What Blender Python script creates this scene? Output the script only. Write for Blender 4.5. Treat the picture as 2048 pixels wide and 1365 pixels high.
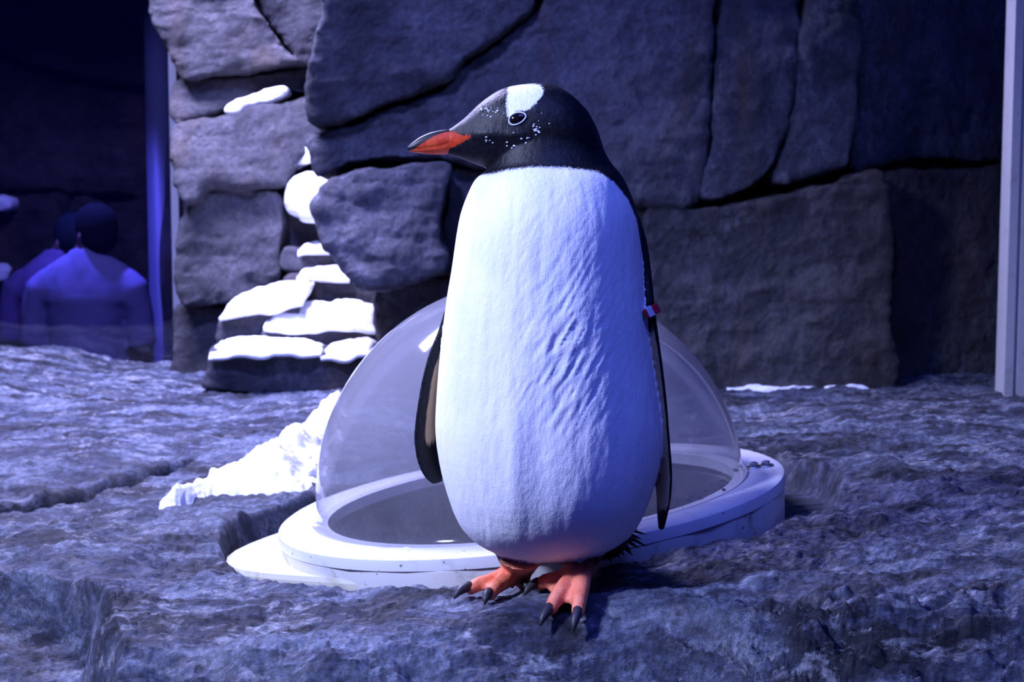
import bpy, bmesh, math, random
import numpy as np
from mathutils import Vector, Matrix
from mathutils.bvhtree import BVHTree

for o in list(bpy.data.objects):
    bpy.data.objects.remove(o)
random.seed(4)
rng = np.random.default_rng(7)
SC = bpy.context.scene
COL = SC.collection

# ------------------------------------------------------------------ camera
F = 3000.0                       # focal length in pixels of the 2048 px wide frame
CX, CY = 1024.0, 682.5
PITCH = math.radians(5.0)
CAMZ = 0.54                      # eye height above the rock the penguin stands on
cam = bpy.data.cameras.new('camera')
cam.sensor_width = 36.0
cam.lens = F / 2048.0 * 36.0
cam.clip_end = 60
cam.dof.use_dof = True
cam.dof.focus_distance = 2.05
cam.dof.aperture_fstop = 8.0
camo = bpy.data.objects.new('camera', cam)
camo.location = (0, 0, CAMZ)
camo.rotation_euler = (math.pi / 2 - PITCH, 0, 0)
COL.objects.link(camo)
SC.camera = camo

# ------------------------------------------------------------------ light
SC.view_settings.view_transform = 'Standard'
SC.view_settings.look = 'None'
SC.view_settings.exposure = 0.0
SC.view_settings.gamma = 1.0
world = bpy.data.worlds.new('world')
SC.world = world
world.use_nodes = True
world.node_tree.nodes['Background'].inputs[0].default_value = (0.010, 0.016, 0.30, 1)
world.node_tree.nodes['Background'].inputs[1].default_value = 0.44

def aim(o, target):
    d = Vector(target) - o.location
    o.rotation_euler = d.to_track_quat('-Z', 'Y').to_euler()

def spot(name, loc, target, power, color, size_deg, blend, radius):
    l = bpy.data.lights.new(name, 'SPOT')
    l.energy = power; l.color = color; l.spot_size = math.radians(size_deg)
    l.spot_blend = blend; l.shadow_soft_size = radius
    o = bpy.data.objects.new(name, l); COL.objects.link(o)
    o.location = loc; aim(o, target)
    return o

def area(name, loc, target, power, color, sx, sy):
    l = bpy.data.lights.new(name, 'AREA')
    l.energy = power; l.color = color; l.shape = 'RECTANGLE'; l.size = sx; l.size_y = sy
    o = bpy.data.objects.new(name, l); COL.objects.link(o)
    o.location = loc; aim(o, target)
    return o

# ceiling lamps of the exhibit, then a blue front fill
spot('ceiling_lamp_left_offscreen', (-2.80, 0.70, 2.50), (-0.20, 2.30, 0.30), 1220, (0.50, 0.57, 1.0), 51, 0.9, 0.24)
area('ceiling_lamp_recess_offscreen', (-1.45, 4.2, 2.6), (-1.55, 4.6, 0), 440, (0.54, 0.53, 1.0), 1.2, 0.6)
spot('ceiling_lamp_cliff_offscreen', (-1.1, 2.3, 3.0), (-0.55, 4.3, 0.75), 680, (0.27, 0.32, 1.0), 52, 1.0, 0.2)
area('blue_front_fill_offscreen', (0.2, 0.7, 2.6), (0.15, 2.6, 0.0), 50, (0.11, 0.18, 1.0), 1.6, 0.8)  # unseen fill added above the camera to tint front faces blue

# ------------------------------------------------------------------ helpers
FW = Vector((0, math.cos(PITCH), -math.sin(PITCH)))
UP = Vector((0, math.sin(PITCH), math.cos(PITCH)))

def ray(x, y):
    return Vector(((x - CX) / F, 0, 0)) + FW + UP * ((CY - y) / F)

def P(x, y, D):
    """point on the sight line of a pixel at world depth Y = D"""
    r = ray(x, y)
    return Vector((0, 0, CAMZ)) + r * (D / r.y)

def G(x, y, z=0.0):
    """point on the sight line of a pixel at world height z"""
    r = ray(x, y)
    return Vector((0, 0, CAMZ)) + r * ((z - CAMZ) / r.z)

def sstep(a, b, x):
    t = np.clip((x - a) / (b - a), 0, 1)
    return t * t * (3 - 2 * t)

def _hash(ix, iy, iz, seed):
    h = (ix.astype(np.uint32) * np.uint32(374761393) + iy.astype(np.uint32) * np.uint32(668265263)
         + iz.astype(np.uint32) * np.uint32(2147483647) + np.uint32(seed * 974711 & 0xffffffff))
    h = (h ^ (h >> np.uint32(13))) * np.uint32(1274126177)
    h = (h ^ (h >> np.uint32(16))) * np.uint32(2246822519)
    h ^= h >> np.uint32(13)
    return h.astype(np.float32) / np.float32(4294967295.0)

def vnoise(p, seed=0):
    """value noise in [-1, 1], p = (n, 3)"""
    p = p.astype(np.float32)
    i = np.floor(p).astype(np.int64)
    f = p - i
    u = f * f * f * (f * (f * 6 - 15) + 10)
    out = np.zeros(len(p), np.float32)
    for dx in (0, 1):
        wx = u[:, 0] if dx else 1 - u[:, 0]
        for dy in (0, 1):
            wy = u[:, 1] if dy else 1 - u[:, 1]
            for dz in (0, 1):
                wz = u[:, 2] if dz else 1 - u[:, 2]
                out += wx * wy * wz * _hash(i[:, 0] + dx, i[:, 1] + dy, i[:, 2] + dz, seed)
    return out * 2 - 1

def fbm(p, octaves=4, seed=0, gain=0.5):
    a, s, tot = 1.0, 0.0, 0.0
    q = p.copy()
    for k in range(octaves):
        s = s + a * vnoise(q, seed + k * 17)
        tot += a
        a *= gain
        q = q * 2.03 + 11.3
    return s / tot

def coords(me):
    a = np.empty(len(me.vertices) * 3, np.float32)
    me.vertices.foreach_get('co', a)
    return a.reshape(-1, 3)

def normals(me):
    a = np.empty(len(me.vertices) * 3, np.float32)
    me.vertices.foreach_get('normal', a)
    return a.reshape(-1, 3)

def set_coords(me, c):
    me.vertices.foreach_set('co', c.astype(np.float32).ravel())
    me.update()

def smooth_shade(me):
    me.polygons.foreach_set('use_smooth', np.ones(len(me.polygons), bool))

def attr(me, name, vals):
    a = me.attributes.new(name, 'FLOAT', 'POINT')
    a.data.foreach_set('value', np.asarray(vals, np.float32))

def tag(o, label=None, cat=None, group=None, kind=None):
    if label: o['label'] = label
    if cat: o['category'] = cat
    if group: o['group'] = group
    if kind: o['kind'] = kind
    return o

def empty(name, loc):
    o = bpy.data.objects.new(name, None)
    o.location = loc; o.empty_display_size = 0.1
    COL.objects.link(o)
    return o

def link(name, me, mat=None, parent=None, origin=None):
    """me holds world coordinates; origin moves the object's origin there"""
    if origin is None:
        c = coords(me)
        lo, hi = c.min(0), c.max(0)
        origin = Vector(((lo[0] + hi[0]) / 2, (lo[1] + hi[1]) / 2, lo[2]))
    me.transform(Matrix.Translation(-Vector(origin)))
    o = bpy.data.objects.new(name, me)
    COL.objects.link(o)
    if mat: me.materials.append(mat)
    if parent:
        o.parent = parent
        w = Vector((0, 0, 0)); q = parent
        while q is not None:
            w += q.location; q = q.parent
        o.location = Vector(origin) - w
    else:
        o.location = origin
    return o

def mesh_of(bm, name='mesh', smooth=True):
    bmesh.ops.recalc_face_normals(bm, faces=bm.faces[:])
    me = bpy.data.meshes.new(name)
    bm.to_mesh(me); bm.free()
    if smooth: smooth_shade(me)
    if smooth == 'sharp': me.set_sharp_from_angle(angle=0.6)
    return me

def loft(bm, rings, cap=True):
    vs = [[bm.verts.new(p) for p in r] for r in rings]
    n = len(rings[0])
    for a, b in zip(vs[:-1], vs[1:]):
        for k in range(n):
            bm.faces.new((a[k], a[(k + 1) % n], b[(k + 1) % n], b[k]))
    if cap:
        for r, flip in ((vs[0], True), (vs[-1], False)):
            c = bm.verts.new(sum((v.co for v in r), Vector()) / n)
            for k in range(n):
                bm.faces.new((r[k], r[(k + 1) % n], c))
    return vs

def tube(bm, pts, radii, n=10, flat=1.0):
    """tapering tube through pts; flat squashes it along the local normal"""
    pts = [Vector(p) for p in pts]
    rings = []
    ref = Vector((0, 0, 1))
    for i, p in enumerate(pts):
        t = (pts[min(i + 1, len(pts) - 1)] - pts[max(i - 1, 0)]).normalized()
        s = t.cross(ref)
        if s.length < 1e-3: s = t.cross(Vector((0, 1, 0)))
        s.normalize(); u = s.cross(t).normalized()
        r = radii[i] if hasattr(radii, '__len__') else radii
        rings.append([p + s * (r * math.cos(2 * math.pi * k / n)) + u * (r * flat * math.sin(2 * math.pi * k / n)) for k in range(n)])
    return loft(bm, rings)

def ball(bm, c, rx, ry, rz, rot=None, seg=16, rg=10):
    m = Matrix.Translation(c) @ (rot.to_4x4() if rot else Matrix.Identity(4)) @ Matrix.Diagonal((rx, ry, rz, 1))
    bmesh.ops.create_uvsphere(bm, u_segments=seg, v_segments=rg, radius=1, matrix=m)

def box(bm, lo, hi):
    c = [(a + b) / 2 for a, b in zip(lo, hi)]
    s = [abs(b - a) for a, b in zip(lo, hi)]
    return bmesh.ops.create_cube(bm, size=1, matrix=Matrix.Translation(c) @ Matrix.Diagonal((*s, 1)))

def evaluated(bm, mods):
    """run modifiers over a bmesh and give the resulting mesh"""
    me = mesh_of(bm, 'tmp')
    o = bpy.data.objects.new('tmp', me); COL.objects.link(o)
    for typ, props in mods:
        m = o.modifiers.new(typ, typ)
        for k, v in props.items(): setattr(m, k, v)
    dg = bpy.context.evaluated_depsgraph_get()
    dg.update()
    out = bpy.data.meshes.new_from_object(o.evaluated_get(dg))
    bpy.data.objects.remove(o); bpy.data.meshes.remove(me)
    smooth_shade(out)
    return out

def crom(pts, per=6, closed=False):
    """Catmull-Rom through a list of tuples"""
    p = [np.array(q, float) for q in pts]; n = len(p); out = []
    rngs = range(n) if closed else range(n - 1)
    for i in rngs:
        if closed: a, b, c, d = p[i - 1], p[i], p[(i + 1) % n], p[(i + 2) % n]
        else: a, b, c, d = p[max(i - 1, 0)], p[i], p[i + 1], p[min(i + 2, n - 1)]
        for k in range(per):
            t = k / per
            out.append(0.5 * ((2 * b) + (-a + c) * t + (2 * a - 5 * b + 4 * c - d) * t * t + (-a + 3 * b - 3 * c + d) * t ** 3))
    if not closed: out.append(p[-1])
    return out

# ------------------------------------------------------------------ materials
class NT:
    def __init__(s, name):
        s.m = bpy.data.materials.new(name); s.m.use_nodes = True
        s.t = s.m.node_tree; s.t.nodes.clear()
        s.out = s.t.nodes.new('ShaderNodeOutputMaterial')
    def n(s, typ, ins=None, **props):
        d = s.t.nodes.new(typ)
        for k, v in props.items(): setattr(d, k, v)
        for k, v in (ins or {}).items(): s.set(d, k, v)
        return d
    def set(s, d, k, v):
        if isinstance(v, bpy.types.NodeSocket): s.t.links.new(v, d.inputs[k])
        else: d.inputs[k].default_value = v
    def pos(s, sc=(1, 1, 1)):
        g = s.n('ShaderNodeNewGeometry')
        return s.n('ShaderNodeVectorMath', {0: g.outputs['Position'], 1: sc}, operation='MULTIPLY').outputs[0]
    def noise(s, vec, scale, detail=4, rough=0.55, dist=0.0):
        return s.n('ShaderNodeTexNoise', {'Vector': vec, 'Scale': scale, 'Detail': detail, 'Roughness': rough, 'Distortion': dist}).outputs['Fac']
    def ramp(s, fac, stops):
        r = s.n('ShaderNodeValToRGB', {'Fac': fac})
        e = r.color_ramp.elements
        while len(e) < len(stops): e.new(0.5)
        for el, (p, c) in zip(e, stops):
            el.position = p; el.color = c if len(c) == 4 else (*c, 1)
        return r.outputs['Color']
    def mapr(s, v, a, b, c=0.0, d=1.0):
        return s.n('ShaderNodeMapRange', {'Value': v, 'From Min': a, 'From Max': b, 'To Min': c, 'To Max': d}, interpolation_type='SMOOTHSTEP').outputs['Result']
    def mix(s, f, a, b, blend='MIX'):
        d = s.n('ShaderNodeMix', data_type='RGBA', blend_type=blend)
        for k, v in ((0, f), (6, a), (7, b)):
            if isinstance(v, tuple) and len(v) == 3: v = (*v, 1)
            s.set(d, k, v)
        return d.outputs[2]
    def math(s, op, a, b=0.0):
        return s.n('ShaderNodeMath', {0: a, 1: b}, operation=op).outputs[0]
    def attr(s, name):
        return s.n('ShaderNodeAttribute', attribute_name=name).outputs['Fac']
    def bump(s, h, strength, dist, normal=None):
        ins = {'Height': h, 'Strength': strength, 'Distance': dist}
        if normal is not None: ins['Normal'] = normal
        return s.n('ShaderNodeBump', ins).outputs['Normal']
    def bsdf(s, col, rough=0.6, spec=0.3, normal=None, **kw):
        ins = {'Base Color': (*col, 1) if isinstance(col, tuple) and len(col) == 3 else col, 'Roughness': rough, 'Specular IOR Level': spec}
        if normal is not None: ins['Normal'] = normal
        ins.update(kw)
        b = s.n('ShaderNodeBsdfPrincipled', ins)
        s.t.links.new(b.outputs[0], s.out.inputs[0])
        return b

def plain(name, col, rough=0.5, spec=0.4, **kw):
    t = NT(name); t.bsdf(col, rough, spec, **kw); return t.m

def rock_mat(name, dark, mid, light, stain=(0.16, 0.10, 0.055), stain_amt=0.5, light_amt=0.55, sc=1.0, rough=0.72, bump=1.0, vstreak=1.0):
    t = NT(name)
    p = t.pos((1, 1, vstreak))
    n1 = t.noise(p, 3.2 * sc, 9, 0.68, 0.5)
    c = t.ramp(n1, [(0.36, dark), (0.60, mid)])
    n2 = t.noise(t.pos((1.3, 1.0, 0.6 * vstreak)), 2.1 * sc, 6, 0.62, 0.8)
    c = t.mix(t.mapr(n2, 0.5, 0.68, 0, stain_amt), c, stain)
    n3 = t.noise(p, 11.0 * sc, 10, 0.74, 0.3)
    n4 = t.noise(p, 1.7 * sc, 3, 0.5)
    lm = t.math('MULTIPLY', t.mapr(n3, 0.50, 0.66), t.mapr(n4, 0.42, 0.62, 0.15, 1.0))
    c = t.mix(t.math('MULTIPLY', lm, light_amt), c, light)
    n5 = t.noise(p, 70 * sc, 6, 0.7)
    c = t.mix(t.mapr(n5, 0.40, 0.62, 0.75, 0.0), c, t.mix(0.6, c, dark))
    pits = t.mapr(t.noise(p, 36 * sc, 4, 0.6, 1.0), 0.60, 0.72, 0, 0.7)
    c = t.mix(pits, c, dark)
    b1 = t.bump(t.noise(p, 13 * sc, 12, 0.72, 0.4), bump, 0.06)
    b2 = t.bump(n5, bump * 0.8, 0.012, b1)
    t.bsdf(c, t.mapr(n3, 0.3, 0.7, rough + 0.1, rough - 0.2), 0.4, b2)
    return t.m

M_WALL = rock_mat('grey_cliff_rock', (0.035, 0.036, 0.05), (0.17, 0.175, 0.21), (0.42, 0.44, 0.50), light_amt=0.5, vstreak=0.7)
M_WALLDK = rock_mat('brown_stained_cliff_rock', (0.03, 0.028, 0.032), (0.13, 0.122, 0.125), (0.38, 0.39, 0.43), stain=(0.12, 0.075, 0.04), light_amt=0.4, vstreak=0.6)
M_TAN = rock_mat('sandy_grey_rock', (0.045, 0.043, 0.056), (0.16, 0.155, 0.18), (0.34, 0.33, 0.38), stain=(0.17, 0.11, 0.06), light_amt=0.3)
M_BACK = rock_mat('blackish_rock', (0.015, 0.015, 0.018), (0.04, 0.04, 0.045), (0.09, 0.09, 0.1), light_amt=0.2)
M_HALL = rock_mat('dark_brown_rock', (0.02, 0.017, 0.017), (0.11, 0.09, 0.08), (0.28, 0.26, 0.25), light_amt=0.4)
def floor_mat():
    t = NT('grey_ledge_rock')
    p = t.pos(); q = t.pos((0.7, 1.5, 1.2))
    n1 = t.noise(q, 5.5, 10, 0.70, 0.9)
    c = t.ramp(n1, [(0.41, (0.010, 0.012, 0.028)), (0.50, (0.085, 0.105, 0.18)), (0.60, (0.32, 0.37, 0.50))])
    n2 = t.noise(p, 3.0, 6, 0.6, 1.0)
    c = t.mix(t.mapr(n2, 0.52, 0.66, 0, 0.30), c, (0.09, 0.075, 0.075))
    n3 = t.noise(q, 17, 10, 0.75, 0.6)
    n4 = t.noise(p, 2.4, 4, 0.55)
    c = t.mix(t.math('MULTIPLY', t.mapr(n3, 0.50, 0.62), t.mapr(n4, 0.40, 0.58, 0.12, 0.95)), c, (0.54, 0.57, 0.66))
    n5 = t.noise(p, 85, 6, 0.72)
    c = t.mix(t.mapr(n5, 0.42, 0.60, 0.8, 0.0), c, t.mix(0.65, c, (0.03, 0.03, 0.036)))
    c = t.mix(t.mapr(t.noise(p, 40, 5, 0.65, 1.2), 0.58, 0.70, 0, 0.75), c, (0.03, 0.028, 0.034))
    nb = t.bump(n5, 0.8, 0.014, t.bump(t.noise(q, 22, 12, 0.74, 0.6), 0.9, 0.07))
    t.bsdf(c, t.mapr(n3, 0.35, 0.65, 0.72, 0.42), 0.45, nb)
    return t.m
M_FLOOR = floor_mat()

def snow_mat():
    t = NT('packed_snow')
    p = t.pos()
    n = t.noise(p, 60, 6, 0.65)
    t.bsdf(t.ramp(n, [(0.3, (0.80, 0.82, 0.88)), (0.7, (0.93, 0.93, 0.96))]), 0.75, 0.2, t.bump(n, 0.6, 0.01))
    return t.m
M_SNOW = snow_mat()

# ------------------------------------------------------------------ dome position (needed by the ground too)
YP = 2.12                                     # depth of the penguin's body axis
DC = G(1062, 1000, 0.015)                     # centre of the dome's base
DR = 430.0 / F * DC.y                         # dome radius
FR = DR * 510 / 430                           # flange radius
TILT = 0.125                                  # plate rises to the right

def plate_z(X):
    return DC.z + TILT * (X - DC.x)

# ------------------------------------------------------------------ floor: rock ground
def seg_dist(X, Y, pts):
    d = np.full(X.shape, 9.0)
    for (ax, ay), (bx, by) in zip(pts[:-1], pts[1:]):
        vx, vy = bx - ax, by - ay
        t = np.clip(((X - ax) * vx + (Y - ay) * vy) / (vx * vx + vy * vy), 0, 1)
        d = np.minimum(d, np.hypot(X - ax - t * vx, Y - ay - t * vy))
    return d

def ground(X, Y):
    X = np.asarray(X, float); Y = np.asarray(Y, float)
    z = 0.085 * np.tanh((X - 0.03) / 0.72) * (1 - 0.75 * sstep(3.0, 4.3, Y))
    # front edge rolls over and falls away
    ye = 2.01 - 0.12 * sstep(0.15, 0.5, X) + 0.02 * np.sin(X * 9 + 1)
    t = np.maximum(0, ye - Y)
    z = z - 1.9 * t ** 1.4
    # left: the ledge breaks off to a lower shelf
    xl = -0.53 - 0.10 * sstep(2.0, 2.3, Y) - 0.5 * sstep(2.3, 2.7, Y)
    drop = sstep(0.0, 0.05, xl - X) * (1 - sstep(2.1, 2.7, Y))
    z = z * (1 - drop * 0.6) - 0.24 * drop
    z = z + 0.05 * np.exp(-(((X + 0.62) / 0.09) ** 2 + ((Y - 2.19) / 0.07) ** 2))
    # mound at the far left
    z = z + 0.07 * sstep(-1.35, -1.75, X) * sstep(4.2, 4.7, Y)
    return z

def on_ground(x, y):
    z = 0.0
    for k in range(8):
        p = G(x, y, z); z = float(ground(p.x, p.y))
    return (p.x, p.y)
CRACK = [on_ground(*q) for q in ((-90, 1052), (-20, 1022), (60, 1002), (100, 988), (150, 982), (200, 970), (260, 955), (330, 938), (380, 924))]

def recess(X, Y):
    q = np.hypot((X - DC.x + 0.005) / (FR * 1.23), (Y - DC.y) / (FR * 1.08))
    return 1 - sstep(0.95, 1.01, q)

def build_floor():
    nu, nv = 840, 640
    u = np.linspace(-1, 1, nu)
    v = np.linspace(0, 1, nv)
    Yr = 1.3 * (5.54 / 1.3) ** v
    Y = np.repeat(Yr[:, None], nu, 1)
    X = (0.42 * u + 0.26 * u ** 7)[None, :] * Y
    p = np.stack([X.ravel(), Y.ravel(), np.zeros(X.size)], 1)
    z = ground(X, Y).ravel()
    p[:, 2] = z * 2.0
    x, y = p[:, 0], p[:, 1]
    nearfoot = np.exp(-(((x - 0.03) / 0.16) ** 2 + ((y - 2.05) / 0.11) ** 2))
    face = sstep(2.0, 1.85, y)
    big = fbm(p * [2.2, 2.2, 2], 3, 3)
    med = fbm(p * [9, 12, 9], 4, 21)
    rid = 1 - np.abs(fbm(p * [6, 16, 14], 4, 40))
    fin = fbm(p * 60, 3, 60)
    z = z + big * 0.03 * (1 - nearfoot) * sstep(0.3, 0.7, np.hypot(x - DC.x, y - DC.y))
    z = z + med * (0.016 + 0.03 * face) * (1 - 0.8 * nearfoot)
    z = z + (rid - 0.75) * (0.022 + 0.055 * face) * (1 - 0.9 * nearfoot)
    mid = fbm(p * [26, 38, 26], 4, 88, 0.6)
    z = z + mid * (0.009 + 0.012 * face) * (1 - 0.6 * nearfoot)
    z = z + fin * (0.004 + 0.003 * face)
    cd = seg_dist(x, y, CRACK)
    cw = 0.018 + 0.020 * np.exp(-((x - CRACK[4][0]) / 0.12) ** 2)
    z = z - 0.075 * np.exp(-((cd + 0.012 * med) / cw) ** 4)
    r = recess(x + 0.02 * med, y + 0.02 * med)
    zin = DC.z + TILT * (x - DC.x) - 0.075 + 0.01 * med
    z = z * (1 - r) + zin * r
    p[:, 2] = z
    idx = np.arange(nu * nv).reshape(nv, nu)
    f = np.stack([idx[:-1, :-1], idx[:-1, 1:], idx[1:, 1:], idx[1:, :-1]], -1).reshape(-1, 4)
    # leave the shaft under the dome open
    c = p[f].mean(1)
    keep = np.hypot(c[:, 0] - DC.x, c[:, 1] - DC.y) > DR * 0.93
    f = f[keep]
    me = bpy.data.meshes.new('floor')
    me.vertices.add(len(p)); me.vertices.foreach_set('co', p.astype(np.float32).ravel())
    me.loops.add(len(f) * 4); me.loops.foreach_set('vertex_index', f.ravel().astype(np.int32))
    me.polygons.add(len(f)); me.polygons.foreach_set('loop_start', np.arange(0, len(f) * 4, 4, dtype=np.int32))
    me.polygons.foreach_set('loop_total', np.full(len(f), 4, np.int32))
    me.update(calc_edges=True); smooth_shade(me)
    o = link('floor', me, M_FLOOR, origin=(0, 0, 0))
    tag(o, 'uneven grey rock ground of the exhibit', kind='structure')
    return p

FLOORP = build_floor()

def floor_z(X, Y):
    d = (FLOORP[:, 0] - X) ** 2 + (FLOORP[:, 1] - Y) ** 2
    return float(FLOORP[np.argmin(d), 2])

def GF(x, y, lift=0.0):
    """where the sight line of a pixel meets the rock ground (plus lift)"""
    z = 0.0
    for k in range(14):
        p = G(x, y, z)
        z = 0.5 * z + 0.5 * (floor_z(p.x, p.y) + lift)
    return G(x, y, z)

# ------------------------------------------------------------------ rock slabs
def slab_mesh(poly, D, thick=0.3, ax=0.0, az=0.0, vox=0.013, sm=3, amp=0.035, seed=0, inset=0.0, jag=0.006):
    """a slab whose outline is given by sight lines, standing at depth D (ax, az: how the face leans per metre)"""
    q = crom(poly, 5, True)
    pts = np.array(q)
    c = pts.mean(0)
    if inset:
        d = pts - c
        pts = c + d * (1 - inset / np.maximum(np.linalg.norm(d, axis=1, keepdims=True), 1))
    front, back = [], []
    for k, (x, y) in enumerate(pts):
        dx = (x - c[0]) / F * D; dz = (c[1] - y) / F * D
        d = D + ax * dx + az * dz
        p = P(x, y, d)
        j = vnoise(np.array([[p.x * 14, p.z * 14, seed * 3.3]]), seed)[0] * jag
        p = p + Vector((j, 0, j))
        front.append(p); back.append(p + Vector((0, thick, 0)))
    bm = bmesh.new()
    a = [bm.verts.new(p) for p in front]; b = [bm.verts.new(p) for p in back]
    n = len(a)
    bm.faces.new(a); bm.faces.new(b[::-1])
    for k in range(n):
        bm.faces.new((a[k], b[k], b[(k + 1) % n], a[(k + 1) % n]))
    me = evaluated(bm, [('REMESH', dict(mode='VOXEL', voxel_size=vox)), ('SMOOTH', dict(factor=0.5, iterations=sm))])
    co, no = coords(me), normals(me)
    h = fbm(co * [2.5, 2.5, 3.2], 3, seed + 5) * amp
    h = h + (1 - np.abs(fbm(co * [5, 5, 8], 4, seed + 9)) - 0.75) * amp * 0.55
    h = h + fbm(co * 20, 5, seed + 31, 0.6) * amp * 0.42
    lay = fbm(co * [3, 3, 17], 4, seed + 55)
    h = h + np.clip(np.abs(lay) * 4, 0, 1) * amp * 0.14
    set_coords(me, co + no * h[:, None])
    return me

def backing(name, corners, mat, label):
    """rough rock sheet with thickness behind the slabs; corners = pixel + depth"""
    (a, b, c, d) = [P(*q) for q in corners]           # tl, tr, br, bl
    bm = bmesh.new(); n = 40
    grid = [[bm.verts.new(a.lerp(b, i / n).lerp(d.lerp(c, i / n), j / n)) for i in range(n + 1)] for j in range(n + 1)]
    for j in range(n):
        for i in range(n):
            bm.faces.new((grid[j][i], grid[j + 1][i], grid[j + 1][i + 1], grid[j][i + 1]))
    nrm = (d - a).cross(b - a).normalized()
    if nrm.y > 0: nrm = -nrm
    for v in bm.verts:
        v.co += nrm * (0.05 * vnoise(np.array([[v.co.x * 3, v.co.y * 3, v.co.z * 3]]), 2)[0])
    ext = bmesh.ops.extrude_face_region(bm, geom=bm.faces[:])
    for e in ext['geom']:
        if isinstance(e, bmesh.types.BMVert): e.co -= nrm * 0.12
    o = link(name, mesh_of(bm), mat)
    tag(o, label, kind='structure')
    return o

wall_back = backing('wall_back', [(780, -520, 4.80), (1760, -520, 4.80), (1760, 830, 4.80), (800, 830, 4.80)], M_WALL, 'rock core of the cliff behind the penguin')
wall_right = backing('wall_right', [(1690, -520, 4.80), (2330, -520, 5.35), (2330, 830, 5.35), (1690, 830, 4.80)], M_WALL, 'rock core of the shaded cliff corner')
wall_left = backing('wall_left', [(330, -420, 6.0), (800, -420, 5.6), (800, 830, 5.6), (330, 830, 6.0)], M_TAN, 'rock core of the rear recess')

SLABS_BACK = [
    # poly, depth, thick, ax, az, mat, amp
    ([(648, -330), (1090, -330), (1080, -40), (1062, 18), (990, 72), (925, 115), (880, 160), (775, 206), (700, 238), (622, 258), (615, 200), (625, 100), (642, 0)], 4.30, 0.5, 0.10, -0.15, M_WALL, 0.03),
    ([(612, 275), (700, 247), (775, 216), (885, 172), (930, 126), (992, 84), (1068, 28), (1092, -40), (1110, -330), (1430, -330), (1432, 0), (1425, 200), (1408, 300), (1395, 395), (1290, 400), (1100, 360), (905, 318), (850, 314), (790, 320), (700, 332), (640, 352), (618, 320)], 4.36, 0.45, 0.02, 0.0, M_WALL, 0.03),
    ([(642, 368), (700, 342), (790, 330), (850, 324), (903, 330), (894, 380), (884, 430), (880, 480), (886, 540), (850, 552), (780, 566), (742, 574), (690, 540), (642, 485), (620, 430)], 4.28, 0.5, 0.08, 0.12, M_WALL, 0.03),
    ([(914, 332), (1100, 372), (1290, 412), (1290, 560), (1050, 560), (896, 548), (890, 470), (898, 400)], 4.42, 0.4, 0.0, 0.0, M_WALL, 0.03),
    ([(752, 580), (850, 562), (1050, 570), (1290, 572), (1300, 700), (1300, 815), (1000, 815), (770, 815), (762, 700)], 4.46, 0.4, 0.0, 0.0, M_WALL, 0.035),
    ([(1445, -330), (1612, -330), (1604, -40), (1592, 80), (1580, 200), (1566, 285), (1530, 358), (1405, 398), (1418, 300), (1434, 180), (1442, 0)], 4.40, 0.4, 0.12, 0.05, M_WALL, 0.025),
    ([(1622, -330), (1722, -330), (1718, 0), (1716, 150), (1698, 312), (1640, 338), (1548, 366), (1574, 292), (1592, 200), (1604, 80), (1616, -40)], 4.42, 0.4, 0.15, 0.0, M_WALL, 0.025),
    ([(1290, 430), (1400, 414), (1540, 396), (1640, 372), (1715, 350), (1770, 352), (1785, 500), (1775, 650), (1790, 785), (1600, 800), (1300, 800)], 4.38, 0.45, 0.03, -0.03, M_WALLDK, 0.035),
]
SLABS_RIGHT = [
    ([(1728, -330), (2300, -330), (2300, 330), (1990, 320), (1850, 318), (1740, 335), (1706, 320), (1722, 150)], 4.78, 0.4, 0.7, 0.0, M_WALL, 0.03),
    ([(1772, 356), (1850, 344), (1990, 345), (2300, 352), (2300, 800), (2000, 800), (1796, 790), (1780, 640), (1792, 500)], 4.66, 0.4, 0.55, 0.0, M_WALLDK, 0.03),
]
SLABS_LEFT = [
    ([(268, -330), (480, -330), (500, -40), (562, 78), (602, 124), (520, 138), (430, 150), (362, 156), (346, 122), (312, 50), (285, -40)], 5.15, 0.45, -0.1, -0.25, M_TAN, 0.03),
    ([(495, -330), (720, -330), (700, 60), (690, 130), (618, 132), (580, 92), (512, -30)], 5.25, 0.4, 0.25, -0.2, M_TAN, 0.03),
    ([(358, 168), (440, 158), (520, 148), (612, 136), (700, 140), (700, 190), (600, 186), (560, 182), (470, 208), (400, 232), (350, 240)], 5.30, 0.4, 0.0, 0.2, M_TAN, 0.02),
    ([(350, 250), (420, 238), (500, 222), (600, 200), (700, 200), (700, 300), (618, 300), (575, 350), (560, 372), (430, 372), (370, 400), (352, 330)], 5.12, 0.5, 0.35, 0.25, M_TAN, 0.03),
    ([(372, 420), (398, 392), (432, 380), (560, 378), (566, 440), (556, 520), (554, 590), (500, 604), (440, 608), (360, 604), (352, 500)], 5.08, 0.5, 0.25, 0.0, M_TAN, 0.03),
    ([(352, 616), (440, 618), (545, 612), (600, 640), (600, 800), (352, 800), (350, 700)], 5.14, 0.4, 0.0, 0.0, M_TAN, 0.02),
    ([(566, 432), (600, 424), (690, 424), (720, 500), (720, 800), (570, 800), (562, 600)], 5.24, 0.3, 0.0, 0.0, M_TAN, 0.02),
]
k = 0
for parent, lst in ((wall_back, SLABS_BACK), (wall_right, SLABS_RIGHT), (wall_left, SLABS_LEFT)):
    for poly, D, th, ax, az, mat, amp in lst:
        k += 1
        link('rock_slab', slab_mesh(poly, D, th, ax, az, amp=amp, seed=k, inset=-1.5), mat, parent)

# ------------------------------------------------------------------ stepped ledge stones and snow on them
def ledge(poly, D, thick, label, mat=M_TAN, seed=0, name='ledge_stone', ax=0.0):
    me = slab_mesh(poly, D, thick, ax, 0.0, vox=0.012, sm=4, amp=0.018, seed=seed, jag=0.008)
    return tag(link(name, me, mat), label, 'rock')

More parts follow.
